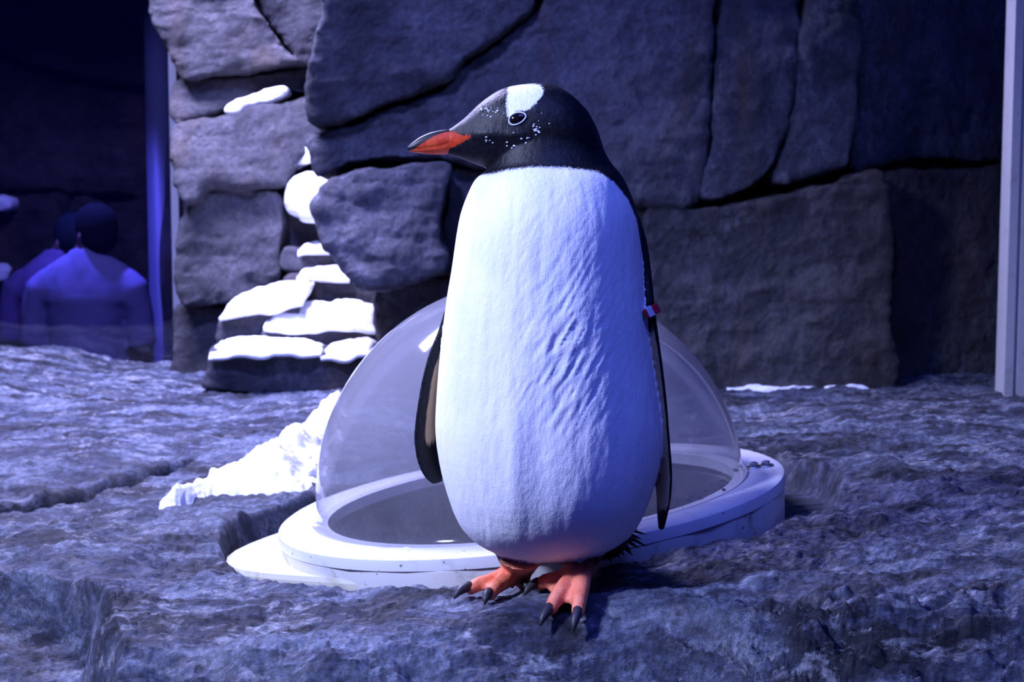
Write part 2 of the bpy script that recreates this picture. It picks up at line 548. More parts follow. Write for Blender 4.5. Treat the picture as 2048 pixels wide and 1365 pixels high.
LOW = ledge([(414, 706), (424, 696), (520, 700), (640, 704), (700, 718), (735, 706), (748, 712), (748, 788), (600, 788), (415, 784), (409, 740)], 4.50, 0.20, 'low dark grey ledge stone with snow along its top, standing on the rock ground', M_WALL, 71)
MIDL = ledge([(440, 640), (500, 622), (556, 606), (590, 606), (598, 630), (560, 638), (526, 650), (520, 690), (436, 692), (434, 660)], 4.76, 0.24, 'tilted pale ledge stone with a snowy slanting top', M_TAN, 72)
MIDR = ledge([(530, 664), (570, 652), (650, 648), (745, 646), (754, 664), (750, 698), (640, 700), (534, 696)], 4.72, 0.24, 'broad pale ledge stone under the thickest flat snow cap', M_TAN, 73)
UP2 = ledge([(564, 552), (640, 548), (700, 556), (752, 585), (752, 640), (604, 640), (572, 610)], 5.02, 0.18, 'brownish rock step above the thick snow cap', M_TAN, 74)
UP1 = ledge([(562, 500), (610, 494), (660, 494), (700, 536), (690, 544), (566, 544)], 5.10, 0.18, 'small upper rock step next to the dark boulder', M_TAN, 75)

def snow_on(x0, x1, y, D0, D1, h, label, seed, name='snow_bank', wob=0.03, lean=0.0, rise=0.0):
    """a lens of snow lying on a flat top: pixel columns x0..x1, depths D0..D1, at pixel height y for depth D0"""
    a, b = P(x0, y, D0), P(x1, y + lean, D0)
    nx, ny = 48, 28
    bm = bmesh.new()
    top, bot = [], []
    for j in range(ny + 1):
        v = j / ny
        rt, rb = [], []
        for i in range(nx + 1):
            uu = i / nx
            # superellipse footprint
            su, sv = uu * 2 - 1, v * 2 - 1
            X = a.x + (b.x - a.x) * uu; Z = a.z + (b.z - a.z) * uu + rise * v
            Yd = D0 + (D1 - D0) * v
            nz = vnoise(np.array([[X * 9, Yd * 9, seed]]), seed)[0]
            nf = vnoise(np.array([[X * 40, Yd * 40, seed + 2]]), seed + 3)[0]
            e = max(0.0, 1 - (abs(su) ** 3.2 + abs(sv) ** 3.2))
            Yd += wob * nz * (1 - abs(sv) * 0.2)
            hh = h * (e ** 0.4) * (0.8 + 0.35 * nz) + 0.006 * nf * (e > 0)
            dr = 0.018 * max(0.0, 0.25 + vnoise(np.array([[X * 16, 0.5, seed + 5]]), seed)[0]) * max(0.0, 1 - v * 7)
            Z -= dr
            rt.append(bm.verts.new((X, Yd, Z + max(hh, 0.0))))
            rb.append(bm.verts.new((X, Yd, Z - 0.012)))
        top.append(rt); bot.append(rb)
    for j in range(ny):
        for i in range(nx):
            bm.faces.new((top[j][i], top[j][i + 1], top[j + 1][i + 1], top[j + 1][i]))
            bm.faces.new((bot[j][i], bot[j + 1][i], bot[j + 1][i + 1], bot[j][i + 1]))
    rim_t = [top[0][i] for i in range(nx + 1)] + [top[j][nx] for j in range(1, ny + 1)] + [top[ny][i] for i in range(nx - 1, -1, -1)] + [top[j][0] for j in range(ny - 1, 0, -1)]
    rim_b = [bot[0][i] for i in range(nx + 1)] + [bot[j][nx] for j in range(1, ny + 1)] + [bot[ny][i] for i in range(nx - 1, -1, -1)] + [bot[j][0] for j in range(ny - 1, 0, -1)]
    m = len(rim_t)
    for k in range(m):
        bm.faces.new((rim_t[k], rim_b[k], rim_b[(k + 1) % m], rim_t[(k + 1) % m]))
    return tag(link(name, mesh_of(bm), M_SNOW), label, 'snow')

snow_on(416, 640, 705, 4.47, 4.72, 0.03, 'strip of snow along the low dark ledge stone', 3)
snow_on(436, 530, 694, 4.62, 4.74, 0.05, 'lumpy heap of snow under the tilted ledge stone', 9, wob=0.05)
snow_on(640, 748, 714, 4.47, 4.68, 0.03, 'thin sloping snow below the thick snow cap by the cliff', 5, lean=-10)
snow_on(526, 756, 652, 4.69, 4.98, 0.028, 'thick flat cap of snow on the broad pale ledge stone', 4, rise=0.05)
snow_on(438, 606, 636, 4.73, 5.02, 0.028, 'slanting cap of snow on the tilted pale ledge stone', 6, lean=-34, rise=0.05)
snow_on(592, 700, 553, 4.98, 5.18, 0.03, 'narrow bank of snow on the brownish rock step', 7)
snow_on(596, 668, 500, 5.07, 5.24, 0.03, 'little patch of snow on the small upper rock step', 8)
snow_on(1456, 1640, 778, 4.36, 4.41, 0.006, 'thin pale line of frost along the foot of the cliff', 14, wob=0.03)
snow_on(1652, 1740, 778, 4.36, 4.41, 0.008, 'short pale frost heap at the foot of the cliff corner', 15, wob=0.02)

def snow_lump(poly, D, thick, label, seed):
    me = slab_mesh(poly, D, thick, 0, 0, vox=0.010, sm=4, amp=0.03, seed=seed, jag=0.004)
    return tag(link('snow_lump', me, M_SNOW), label, 'snow')
snow_lump([(584, 376), (596, 362), (622, 354), (664, 352), (670, 400), (650, 436), (612, 434), (598, 424), (580, 420), (578, 398)], 5.10, 0.20, 'rounded lump of snow wedged beside the cliff edge', 81)
snow_lump([(564, 332), (590, 300), (625, 276), (660, 280), (655, 322), (610, 330), (580, 342)], 5.16, 0.15, 'wedge of snow lying high beside the cliff edge', 82)
snow_lump([(448, 226), (462, 208), (500, 194), (552, 178), (574, 184), (545, 202), (500, 214), (470, 228)], 5.20, 0.10, 'long sliver of snow on the upper rock shelf', 83)

# snow drift on the ground beside the dome
def drift():
    bm = bmesh.new()
    c = [G(*q, 0.0) for q in ((330, 946), (430, 918), (500, 885), (560, 868), (610, 830), (655, 806), (690, 800), (680, 850), (655, 900), (630, 948), (540, 948), (470, 940), (420, 936), (370, 945))]
    poly = np.array([(p.x, p.y) for p in c])
    q = np.array(crom([tuple(p) for p in poly], 6, True))
    x0, y0 = q.min(0) - 0.05; x1, y1 = q.max(0) + 0.05
    n, m = 150, 150
    xs = np.linspace(x0, x1, n); ys = np.linspace(y0, y1, m)
    X, Y = np.meshgrid(xs, ys)
    inside = np.zeros(X.shape, bool)
    for (ax, ay), (bx, by) in zip(q, np.roll(q, -1, 0)):
        cond = ((ay > Y) != (by > Y))
        with np.errstate(divide='ignore', invalid='ignore'):
            xi = (bx - ax) * (Y - ay) / (by - ay) + ax
        inside ^= cond & (X < xi)
    d = seg_dist(X, Y, [tuple(p) for p in q] + [tuple(q[0])])
    sd = np.where(inside, d, -d)
    pp = np.stack([X.ravel(), Y.ravel(), 0 * X.ravel()], 1)
    nz = fbm(pp * 14, 3, 77).reshape(X.shape); nf = vnoise(pp * 60, 4).reshape(X.shape)
    sd = sd + 0.03 * nz
    hgt = 0.10 * sstep(0, 0.22, sd) + 0.02 * sstep(0, 0.03, sd) + 0.006 * nf * (sd > 0) + 0.01 * nz * (sd > 0.02)
    ok = sd > -0.015
    gz = ground(X, Y)
    fz = np.array([[floor_z(X[j, i], Y[j, i]) if ok[j, i] and (i % 3 == 0 and j % 3 == 0) else np.nan for i in range(n)] for j in range(m)])
    base = np.where(np.isnan(fz), np.nan, fz)
    off = np.nanmedian(base - gz)
    Z = gz + off + np.where(sd > 0, hgt, -0.03)
    vs = {}
    for j in range(m):
        for i in range(n):
            if ok[j, i]: vs[(j, i, 0)] = bm.verts.new((X[j, i], Y[j, i], Z[j, i])); vs[(j, i, 1)] = bm.verts.new((X[j, i], Y[j, i], gz[j, i] - 0.05))
    for j in range(m - 1):
        for i in range(n - 1):
            cs = [(j, i), (j, i + 1), (j + 1, i + 1), (j + 1, i)]
            if all(ok[a] for a in cs):
                bm.faces.new([vs[(*a, 0)] for a in cs]); bm.faces.new([vs[(*a, 1)] for a in cs[::-1]])
    be = [e for e in bm.edges if e.is_boundary]
    bmesh.ops.bridge_loops(bm, edges=be) if False else None
    return tag(link('snow_drift', mesh_of(bm), M_SNOW), 'bright drift of snow on the ground left of the clear dome', 'snow')
drift()

# ------------------------------------------------------------------ viewing dome
def acrylic():
    t = NT('hazy_acrylic')
    tr = t.n('ShaderNodeBsdfTransparent', {'Color': (0.93, 0.94, 0.97, 1)})
    gl = t.n('ShaderNodeBsdfGlossy', {'Color': (1, 1, 1, 1), 'Roughness': 0.06})
    di = t.n('ShaderNodeBsdfDiffuse', {'Color': (0.40, 0.40, 0.44, 1)})
    tl = t.n('ShaderNodeBsdfTranslucent', {'Color': (0.40, 0.40, 0.44, 1)})
    hz = t.n('ShaderNodeMixShader', {0: 0.5, 1: di.outputs[0], 2: tl.outputs[0]})
    lw = t.n('ShaderNodeLayerWeight', {'Blend': 0.35})
    p = t.pos((1, 1, 0.35))
    n = t.noise(p, 8, 6, 0.6)
    specks = t.mapr(t.noise(t.pos(), 170, 2, 0.5), 0.70, 0.76, 0, 0.35)
    amount = t.math('ADD', t.math('ADD', t.math('MULTIPLY', t.mapr(n, 0.3, 0.75, 0.54, 0.70), t.mapr(t.n('ShaderNodeSeparateXYZ', {0: t.pos()}).outputs[2], 0.02, 0.16, 0.45, 1.0)), t.mapr(lw.outputs['Facing'], 0.35, 1.0, 0, 0.30)), specks)
    a = t.n('ShaderNodeMixShader', {0: amount, 1: tr.outputs[0], 2: hz.outputs[0]})
    fr = t.math('ADD', t.math('MULTIPLY', t.math('POWER', lw.outputs['Facing'], 2.5), 0.75), 0.04)
    b = t.n('ShaderNodeMixShader', {0: fr, 1: a.outputs[0], 2: gl.outputs[0]})
    t.t.links.new(b.outputs[0], t.out.inputs[0])
    return t.m
M_ACR = acrylic()

def dirty_white(name, base, dirt, amt):
    t = NT(name)
    p = t.pos()
    n = t.noise(p, 11, 8, 0.7, 0.6); n2 = t.noise(p, 90, 3, 0.6)
    c = t.mix(t.mapr(n, 0.52, 0.7, 0, amt), base, dirt)
    c = t.mix(t.mapr(n2, 0.66, 0.72, 0, 0.8), c, (0.05, 0.045, 0.04))
    t.bsdf(c, 0.35, 0.45, t.bump(n, 0.15, 0.005))
    return t.m
M_FLANGE = dirty_white('white_plastic', (0.74, 0.74, 0.78), (0.42, 0.38, 0.33), 0.5)
M_EDGE = dirty_white('grimy_white_edge', (0.62, 0.60, 0.58), (0.12, 0.09, 0.06), 0.9)
M_CREAM = dirty_white('yellowed_plastic', (0.66, 0.64, 0.50), (0.30, 0.24, 0.15), 0.6)
M_STEEL = plain('dull_steel', (0.35, 0.36, 0.38), 0.35, 0.5, Metallic=0.9)
M_SHAFT = rock_mat('shaft_lining', (0.05, 0.048, 0.05), (0.16, 0.15, 0.15), (0.34, 0.34, 0.36), light_amt=0.4, sc=2.5)

dome = empty('viewing_dome', (DC.x, DC.y, DC.z - 0.05))
tag(dome, 'clear acrylic viewing dome on a white flange set into the rock behind the penguin', 'dome')
TROT = Matrix.Rotation(-math.atan(TILT), 3, 'Y')

def dome_pt(r, ang, h):
    return DC + TROT @ Vector((r * math.cos(ang), r * math.sin(ang), h))

def revolve(profile, n=96, closed=True, wob=None):
    bm = bmesh.new()
    rings = []
    for r, h in profile:
        rings.append([bm.verts.new(dome_pt(r * (wob(2 * math.pi * k / n) if wob else 1), 2 * math.pi * k / n, h)) for k in range(n)])
    m = len(rings)
    for a in range(m if closed else m - 1):
        A, B = rings[a], rings[(a + 1) % m]
        for k in range(n):
            bm.faces.new((A[k], A[(k + 1) % n], B[(k + 1) % n], B[k]))
    return bm

# shell: a single hazy sheet that flares into the flange at its foot
prof = [(DR * 1.045, 0.012), (DR * 1.012, 0.016), (DR * 1.0, 0.03)]
for k in range(1, 33):
    a = math.pi / 2 * k / 33
    prof.append((DR * math.cos(a), 0.02 + DR * 0.985 * math.sin(a)))
bm = revolve(prof, 128, closed=False)
lastring = [v for v in bm.verts][-128:]
cv = bm.verts.new(dome_pt(0, 0, 0.02 + DR * 0.985))
for k in range(128): bm.faces.new((lastring[k], lastring[(k + 1) % 128], cv))
link('dome_shell', mesh_of(bm), M_ACR, dome)

fl = link('flange', mesh_of(revolve([(DR * 0.955, 0.0), (DR * 0.955, 0.012), (DR * 1.04, 0.0145), (FR * 0.985, 0.0135), (FR * 0.998, 0.010), (FR, 0.006), (FR * 1.0, -0.008), (DR * 0.955, -0.008)]), smooth='sharp'), M_FLANGE, dome)
link('flange_skirt', mesh_of(revolve([(FR * 0.992, -0.008), (FR * 0.996, -0.012), (FR * 0.985, -0.066), (FR * 0.93, -0.066), (FR * 0.93, -0.008)], wob=lambda a: 1 + 0.004 * math.sin(9 * a) + 0.004 * math.sin(23 * a + 1)), smooth='sharp'), M_EDGE, dome)
# yellowed lower plate, reaching further to the left
bm = bmesh.new()
ring_t, ring_b = [], []
out = []
for k in range(72):
    a = 2 * math.pi * k / 72
    ext = 1.0 + 0.25 * math.exp(-((math.atan2(math.sin(a - math.pi * 1.04), math.cos(a - math.pi * 1.04))) / 0.42) ** 2)
    out.append((FR * 0.97 * ext, a))
rings = [[dome_pt(DR * 0.97, a, -0.028) for r, a in out], [dome_pt(r, a, -0.026) for r, a in out], [dome_pt(r * 1.006, a, -0.034) for r, a in out], [dome_pt(r * 1.0, a, -0.085) for r, a in out], [dome_pt(DR * 0.97, a, -0.085) for r, a in out]]
vs = [[bm.verts.new(p) for p in r] for r in rings]
for A, B in zip(vs, vs[1:] + vs[:1]):
    for k in range(72): bm.faces.new((A[k], A[(k + 1) % 72], B[(k + 1) % 72], B[k]))
link('lower_plate', mesh_of(bm, smooth=False), M_CREAM, dome)
link('shaft', mesh_of(revolve([(DR * 0.95, -0.02), (DR * 0.92, -0.02), (DR * 0.92, -0.9), (DR * 0.95, -0.9)])), M_SHAFT, dome)
bm = bmesh.new()
b0 = [bm.verts.new(dome_pt(DR * 0.96, 2 * math.pi * k / 48, -0.9)) for k in range(48)]
bm.faces.new(b0)
ext = bmesh.ops.extrude_face_region(bm, geom=bm.faces[:])
for e in ext['geom']:
    if isinstance(e, bmesh.types.BMVert): e.co.z -= 0.03
link('shaft_bottom', mesh_of(bm, smooth=False), M_SHAFT, dome)
# bolts with washers on the right of the flange
def bolt(p):
    bm = bmesh.new()
    n = 20
    rings = []
    for r, h in ((0.006, 0.0), (0.0135, 0.0), (0.014, 0.002), (0.013, 0.0035), (0.007, 0.0035)):
        rings.append([p + TROT @ Vector((r * math.cos(2 * math.pi * k / n), r * math.sin(2 * math.pi * k / n), h)) for k in range(n)])
    loft(bm, rings)
    rings = [[p + TROT @ Vector((r * math.cos(2 * math.pi * k / 6), r * math.sin(2 * math.pi * k / 6), h)) for k in range(6)] for r, h in ((0.0075, 0.002), (0.0075, 0.009), (0.006, 0.0105))]
    loft(bm, rings)
    link('bolt', mesh_of(bm, smooth=False), M_STEEL, fl)
for q in ((1508, 946), (1532, 946)):
    g = G(*q, 0.07)
    d = Vector((g.x - DC.x, g.y - DC.y, 0))
    bolt(Vector((g.x, g.y, plate_z(g.x) + 0.0135)))
# bits of grit on the flange
bm = bmesh.new()
for q in ((1445, 992), (1412, 1008), (1382, 1017), (1355, 1020), (1447, 1010), (1400, 1020), (1470, 975), (1480, 968), (1375, 1021)):
    g = G(*q, 0.045)
    ball(bm, Vector((g.x, g.y, plate_z(g.x) + 0.0155)), 0.004 + 0.003 * random.random(), 0.004, 0.0025, seg=6, rg=4)
tag(link('grit', mesh_of(bm), M_BACK, fl), kind='stuff')

# ------------------------------------------------------------------ penguin
def build_penguin():
    bb = YP
    def px(x, y, dy=0.0):
        return P(x, y, bb) + Vector((0, dy, 0))
    def ring(y, xl, xr, b, dy=0.0, n=40, e=2.15):
        c = px((xl + xr) / 2, y, dy); a = (px(xr, y) - px(xl, y)).length / 2
        out = []
        for k in range(n):
            t = 2 * math.pi * k / n
            ct, st = math.cos(t), math.sin(t)
            out.append(c + Vector((a * math.copysign(abs(ct) ** (2 / e), ct), b * math.copysign(abs(st) ** (2 / e), st), 0)))
        return out
    def pxd(x, y, dy):
        return P(x, y, bb + dy)
    comps = {}
    # torso
    T = [(322, 1000, 1215, .060, -.004), (338, 978, 1232, .078, -.004), (358, 952, 1247, .098, -.003), (385, 937, 1260, .115, 0), (425, 922, 1274, .128, 0), (470, 913, 1280, .136, 0), (540, 903, 1285, .142, 0),
         (600, 893, 1289, .146, -.002), (700, 881, 1300, .150, -.006), (800, 873, 1315, .152, -.010), (860, 872, 1320, .152, -.012), (920, 879, 1316, .150, -.012), (980, 894, 1302, .144, -.010),
         (1030, 912, 1283, .132, -.006), (1060, 930, 1264, .118, -.002), (1085, 958, 1236, .098, .002), (1104, 995, 1200, .07, .006), (1116, 1040, 1155, .04, .008)]
    T = crom(T, 3)
    bm = bmesh.new(); loft(bm, [ring(*t) for t in T]); comps['torso'] = bm
    # neck
    bm = bmesh.new()
    N = crom([(188, 1080, 1130, .02, -.005), (205, 1060, 1158, .035, -.005), (230, 1035, 1180, .050, -.005), (270, 1000, 1198, .058, -.005), (305, 985, 1210, .064, -.005), (335, 978, 1228, .076, -.004), (365, 958, 1246, .092, -.002), (400, 950, 1255, .10, 0)], 3)
    loft(bm, [ring(*t, e=2.0) for t in N]); comps['neck'] = bm
    # head: lofted along x
    bm = bmesh.new(); rings = []
    H = crom([(884, 265, 307, .0095), (900, 258, 311, .013), (930, 236, 321, .0235), (960, 207, 333, .035), (1000, 180, 345, .047), (1040, 170, 352, .055), (1090, 167, 358, .060), (1130, 181, 358, .058), (1165, 212, 352, .048), (1190, 250, 345, .035), (1203, 285, 335, .018)], 3)
    for x, yt, yb, w in H:
        a, b = px(x, yt, -.005), px(x, yb, -.005); c = (a + b) / 2; h = (a - b).length / 2
        rings.append([c + Vector((0, w * math.cos(2 * math.pi * k / 32), h * math.sin(2 * math.pi * k / 32))) for k in range(32)])
    loft(bm, rings); comps['head'] = bm
    # flippers: blade lofts from leading edge back along the chord
    def flipper(lead, chord, side):
        bm = bmesh.new(); rings = []
        L = crom(lead, 3)
        for x, y, dy, c, th in L:
            p0 = pxd(x, y, dy)
            cv = Vector((chord[0], chord[1], 0)).normalized() * c
            nv = Vector((cv.y, -cv.x, 0)).normalized() * th
            cen = p0 + cv * 0.5
            rings.append([cen - cv * 0.5 * math.cos(2 * math.pi * k / 28) + nv * (math.sin(2 * math.pi * k / 28) * (0.8 + 0.35 * math.cos(2 * math.pi * k / 28))) for k in range(28)])
        loft(bm, rings); return bm
    LEFT = [(940, 440, .02, .05, .016), (915, 520, .02, .06, .013), (897, 600, .02, .066, .010), (880, 655, .018, .07, .0085), (860, 705, .015, .072, .008), (845, 760, .012, .072, .0075), (833, 830, .01, .07, .007), (829, 885, .008, .064, .0065), (837, 930, .008, .054, .006), (852, 958, .008, .04, .0055), (868, 970, .008, .022, .005)]
    RIGHT = [(1262, 420, .03, .05, .018), (1284, 480, .0, .058, .016), (1296, 545, -.03, .066, .0135), (1303, 600, -.045, .070, .012), (1310, 650, -.05, .072, .0105), (1321, 720, -.048, .072, .009), (1331, 800, -.042, .07, .008), (1338, 880, -.038, .066, .007), (1343, 950, -.036, .056, .0065), (1340, 1000, -.036, .044, .006), (1333, 1035, -.036, .03, .005), (1326, 1062, -.036, .014, .004)]
    comps['flip_l'] = flipper(LEFT, (0.58, 0.81), -1)
    comps['flip_r'] = flipper(RIGHT, (-0.36, 0.93), 1)
    # feet
    def foot(ankle_px, heel_px, toes, pad_dy):
        bm = bmesh.new()
        gz = 0.0
        an = px(*ankle_px, -.03)
        heel = GF(*heel_px, 0.03)
        tube(bm, [px(ankle_px[0], ankle_px[1] - 45, 0.0), an, heel + Vector((0, .006, .012)), heel, heel - Vector((0, -.012, .016))], [.046, .036, .026, .02, .011], 16)
        ends = []
        for (mx, my), (tx, ty) in toes:
            e = GF(tx, ty, 0.0105)
            m = heel.lerp(e, 0.55); mz = floor_z(m.x, m.y)
            m.z = max(m.z, mz + .022)
            off = G(mx, my, m.z) - m; m += Vector((off.x * .5, off.y * .3, 0))
            e2 = e + (e - m).normalized() * .004 - Vector((0, 0, .003))
            tube(bm, [heel, heel.lerp(m, .5) + Vector((0, 0, .003)), m, m.lerp(e, .6) + Vector((0, 0, .003)), e, e2], [.015, .013, .0115, .0105, .0095, .005], 12)
            ends.append((m, e))
        for (m1, e1), (m2, e2) in zip(ends[:-1], ends[1:]):
            # web: thin wedge between neighbouring toes
            h = heel.copy()
            q = [h, m1, m1.lerp(e1, .72), (m1.lerp(e1, .55) + m2.lerp(e2, .55)) / 2, m2.lerp(e2, .72), m2]
            tops = [bm.verts.new(v + Vector((0, 0, .003))) for v in q]
            bots = [bm.verts.new(v - Vector((0, 0, .006))) for v in q]
            bm.faces.new(tops); bm.faces.new(bots[::-1])
            for k in range(6): bm.faces.new((tops[k], bots[k], bots[(k + 1) % 6], tops[(k + 1) % 6]))
        return bm, ends
    comps['foot_l'], ends_l = foot((1042, 1100), (1040, 1143), [((985, 1160), (938, 1180)), ((1008, 1165), (978, 1192)), ((1050, 1158), (1046, 1172))], 0)
    comps['foot_r'], ends_r = foot((1158, 1100), (1165, 1146), [((1120, 1160), (1076, 1172)), ((1130, 1180), (1100, 1222)), ((1168, 1190), (1156, 1228))], 0)
    # tail stub
    bm = bmesh.new()
    tube(bm, [pxd(1180, 1050, .05), pxd(1222, 1076, .08), pxd(1240, 1088, .10)], [.06, .035, .012], 14); comps['tail'] = bm

    trees = {k: BVHTree.FromBMesh(b) for k, b in comps.items()}
    allb = bmesh.new()
    for b in comps.values():
        me = mesh_of(b, 'c'); allb.from_mesh(me); bpy.data.meshes.remove(me)
    me = evaluated(allb, [('REMESH', dict(mode='VOXEL', voxel_size=0.0028)), ('SMOOTH', dict(factor=0.5, iterations=5))])
    co = coords(me); n = len(co)
    names = list(trees)
    dist = np.full((len(names), n), 9.0, np.float32)
    for a, k in enumerate(names):
        t = trees[k]
        for i in range(n):
            r = t.find_nearest(Vector(co[i].tolist()), 0.03)
            if r[0] is not None: dist[a, i] = r[3]
    cid = np.array([names[a] for a in dist.argmin(0)])
    X, Y, Z = co.T
    # pixel-like plumage coordinates in the body's mid plane
    o0 = P(CX, CY, bb); sx = F / (bb / ray(CX, CY).y) ; 
    pxl = CX + X / (bb / F) * (ray(CX, CY).y)
    pyl = np.array([0.0] * n)
    z0 = P(1085, 700, bb).z; z1 = P(1085, 701, bb).z
    ys = np.linspace(100, 1300, 241); zs = np.array([P(1085, y, bb).z for y in ys])
    pyl = np.interp(-Z, -zs, ys)
    xs = []
    for y in (200, 1200):
        pass
    # scale of x depends slightly on height: interpolate
    kx = np.interp(pyl, ys, [1.0 / (P(CX + 1, y, bb).x) for y in ys])
    pxl = CX + X * kx
    # soft wrinkles of the breast plumage
    no = normals(me)
    dirv = np.stack([pxl * 0.86 + pyl * 0.50, -pxl * 0.50 + pyl * 0.86], 1)       # across, along
    w1 = fbm(np.stack([dirv[:, 0] / 12, dirv[:, 1] / 70, Y * 0], 1), 3, 91)
    rid = 1 - np.abs(w1) * 2.2
    area_m = np.exp(-(((pxl - 1130) / 85) ** 2 + ((pyl - 690) / 150) ** 2)) * 0.8 + np.exp(-(((pxl - 1050) / 120) ** 2 + ((pyl - 450) / 120) ** 2)) * 0.12
    fr = (Y < bb - 0.03) & (cid == 'torso')
    disp = np.where(fr, np.clip(rid, -0.3, 1) * 0.0026 * area_m, 0)
    low = np.exp(-((pyl - 900) / 130.0) ** 2)
    disp += np.where(fr, 0.0025 * low * np.exp(-((pxl - 1033 - (pyl - 900) * -0.03) / 20.0) ** 2) - 0.0028 * low * np.exp(-((pxl - 1075) / 26.0) ** 2), 0)
    disp += np.where(fr, 0.0014 * fbm(np.stack([pxl / 30, pyl / 120, Y * 0], 1), 3, 15), 0)
    disp += np.where(cid == 'head', 0.004 * np.exp(-(((pxl - 975) / 32) ** 2 + ((pyl - 272) / 12) ** 2)) + 0.003 * np.exp(-(((pxl - 1030) / 25) ** 2 + ((pyl - 275) / 10) ** 2)), 0)
    co = co + no * disp[:, None]
    set_coords(me, co)
    # plumage masks (signed distances in pixels of the plumage plane)
    ty = np.interp(pxl, [900, 960, 985, 1010, 1060, 1130, 1190, 1225, 1250, 1268, 1285, 1400], [352, 352, 350, 343, 338, 339, 345, 368, 400, 440, 520, 700])
    s_throat = pyl - ty
    s_back = (bb + 0.035 - Y) * 1400
    white = np.minimum(s_throat, s_back)
    white = np.where(np.isin(cid, ['torso', 'neck', 'head']), white, -20)
    white = np.where(np.isin(cid, ['foot_l', 'foot_r']) & (pyl < 1095), np.minimum(white, 1092 - pyl), white)
    def poly_sd(poly):
        q = crom(poly, 4, True); d = seg_dist(pxl, pyl, [tuple(a) for a in q] + [tuple(q[0])])
        ins = np.zeros(n, bool)
        for (ax, ay), (bx, by) in zip(q, q[1:] + q[:1]):
            cond = ((ay > pyl) != (by > pyl))
            with np.errstate(divide='ignore', invalid='ignore'):
                ins ^= cond & (pxl < (bx - ax) * (pyl - ay) / (by - ay) + ax)
        return np.where(ins, d, -d)
    patch = poly_sd([(1017, 175), (1022, 170), (1050, 170), (1076, 172), (1086, 186), (1078, 202), (1066, 216), (1052, 226), (1030, 229), (1018, 240), (1014, 226), (1014, 205)])
    patch = np.where(np.isin(cid, ['head', 'neck']), patch, -20)
    orange = poly_sd([(870, 275), (890, 266), (912, 266), (926, 272), (944, 275), (930, 284), (905, 296), (885, 306), (865, 306)])
    orange = np.where(cid == 'head', orange, -20)
    pink = np.where(np.isin(cid, ['foot_l', 'foot_r']), (pyl - 1098) / 25.0, -1)
    # pale lining of the flippers
    tan = np.zeros(n)
    xlead = np.interp(pyl, [a[1] for a in LEFT], [a[0] for a in LEFT])
    tan = np.where((cid == 'flip_l'), sstep(12, 24, pxl - xlead) * sstep(925, 860, pyl), tan)
    xlead = np.interp(pyl, [a[1] for a in RIGHT], [a[0] for a in RIGHT])
    tan = np.where((cid == 'flip_r'), sstep(5, 11, xlead - pxl) * sstep(610, 700, pyl) * sstep(1035, 990, pyl), tan)
    attr(me, 'white', white); attr(me, 'patch', patch); attr(me, 'orange', orange); attr(me, 'pink', pink); attr(me, 'tan', tan)

    t = NT('penguin_plumage')
    p = t.pos()
    nf = t.noise(t.pos((1, 1, 0.35)), 330, 3, 0.6)
    nb = t.noise(p, 700, 2, 0.5)
    jit = t.math('MULTIPLY', t.math('SUBTRACT', nf, 0.5), 14.0)
    def edge(name, soft):
        return t.mapr(t.math('ADD', t.attr(name), jit), -soft, soft)
    nl = t.noise(p, 14, 4, 0.6)
    wcol = t.ramp(nl, [(0.35, (0.78, 0.80, 0.84)), (0.6, (0.86, 0.86, 0.88))])
    bcol = t.mix(t.mapr(nf, 0.35, 0.75), (0.003, 0.003, 0.005), (0.010, 0.010, 0.015))
    c = t.mix(edge('white', 4), bcol, wcol)
    c = t.mix(edge('patch', 3), c, (0.82, 0.84, 0.88))
    c = t.mix(t.mapr(t.math('ADD', t.attr('tan'), t.math('MULTIPLY', t.math('SUBTRACT', t.noise(t.pos((1, 1, 0.12)), 160, 3), 0.5), 0.9)), 0.35, 0.75, 0, 0.85), c, (0.58, 0.40, 0.22))
    c = t.mix(edge('orange', 2), c, t.mix(t.mapr(t.noise(t.pos(), 130, 3), 0.35, 0.7), (0.44, 0.034, 0.011), (0.56, 0.066, 0.020)))
    pk = t.ramp(t.noise(p, 60, 4), [(0.35, (0.74, 0.16, 0.08)), (0.65, (0.92, 0.29, 0.16))])
    legc = t.mix(t.mapr(nf, 0.3, 0.7), (0.09, 0.045, 0.03), (0.28, 0.13, 0.09))
    c = t.mix(t.mapr(t.attr('pink'), -0.7, -0.1), c, legc)
    c = t.mix(t.mapr(t.attr('pink'), 0.3, 1.1), c, pk)
    hb = t.n('ShaderNodeTexNoise', {'Vector': t.pos((1, 1, 0.45)), 'Scale': 120.0, 'Detail': 3.0, 'Roughness': 0.6}).outputs['Fac']
    bmp = t.bump(nb, 0.25, 0.002, t.bump(hb, 0.26, 0.005))
    t.bsdf(c, t.mix(edge('white', 4), (0.46, 0.46, 0.46), (0.62, 0.62, 0.62)), t.mapr(t.attr('orange'), -4, 2, 0.22, 0.08), bmp)
    M_PLUM = t.m

    root = empty('penguin', (px(1090, 1180).x, 2.06, 0.0))
    tag(root, 'black and white gentoo penguin standing on the rock, head turned sideways', 'penguin')
    body = link('body', me, M_PLUM, root)
    bvh = BVHTree.FromPolygons([Vector(c.tolist()) for c in co], [tuple(pl.vertices) for pl in me.polygons])
    def hit(x, y):
        org = Vector((0, 0, CAMZ)); d = ray(x, y).normalized()
        loc, nor, i, dd = bvh.ray_cast(org, d)
        return loc, nor
    # bill
    bm = bmesh.new(); rings = []
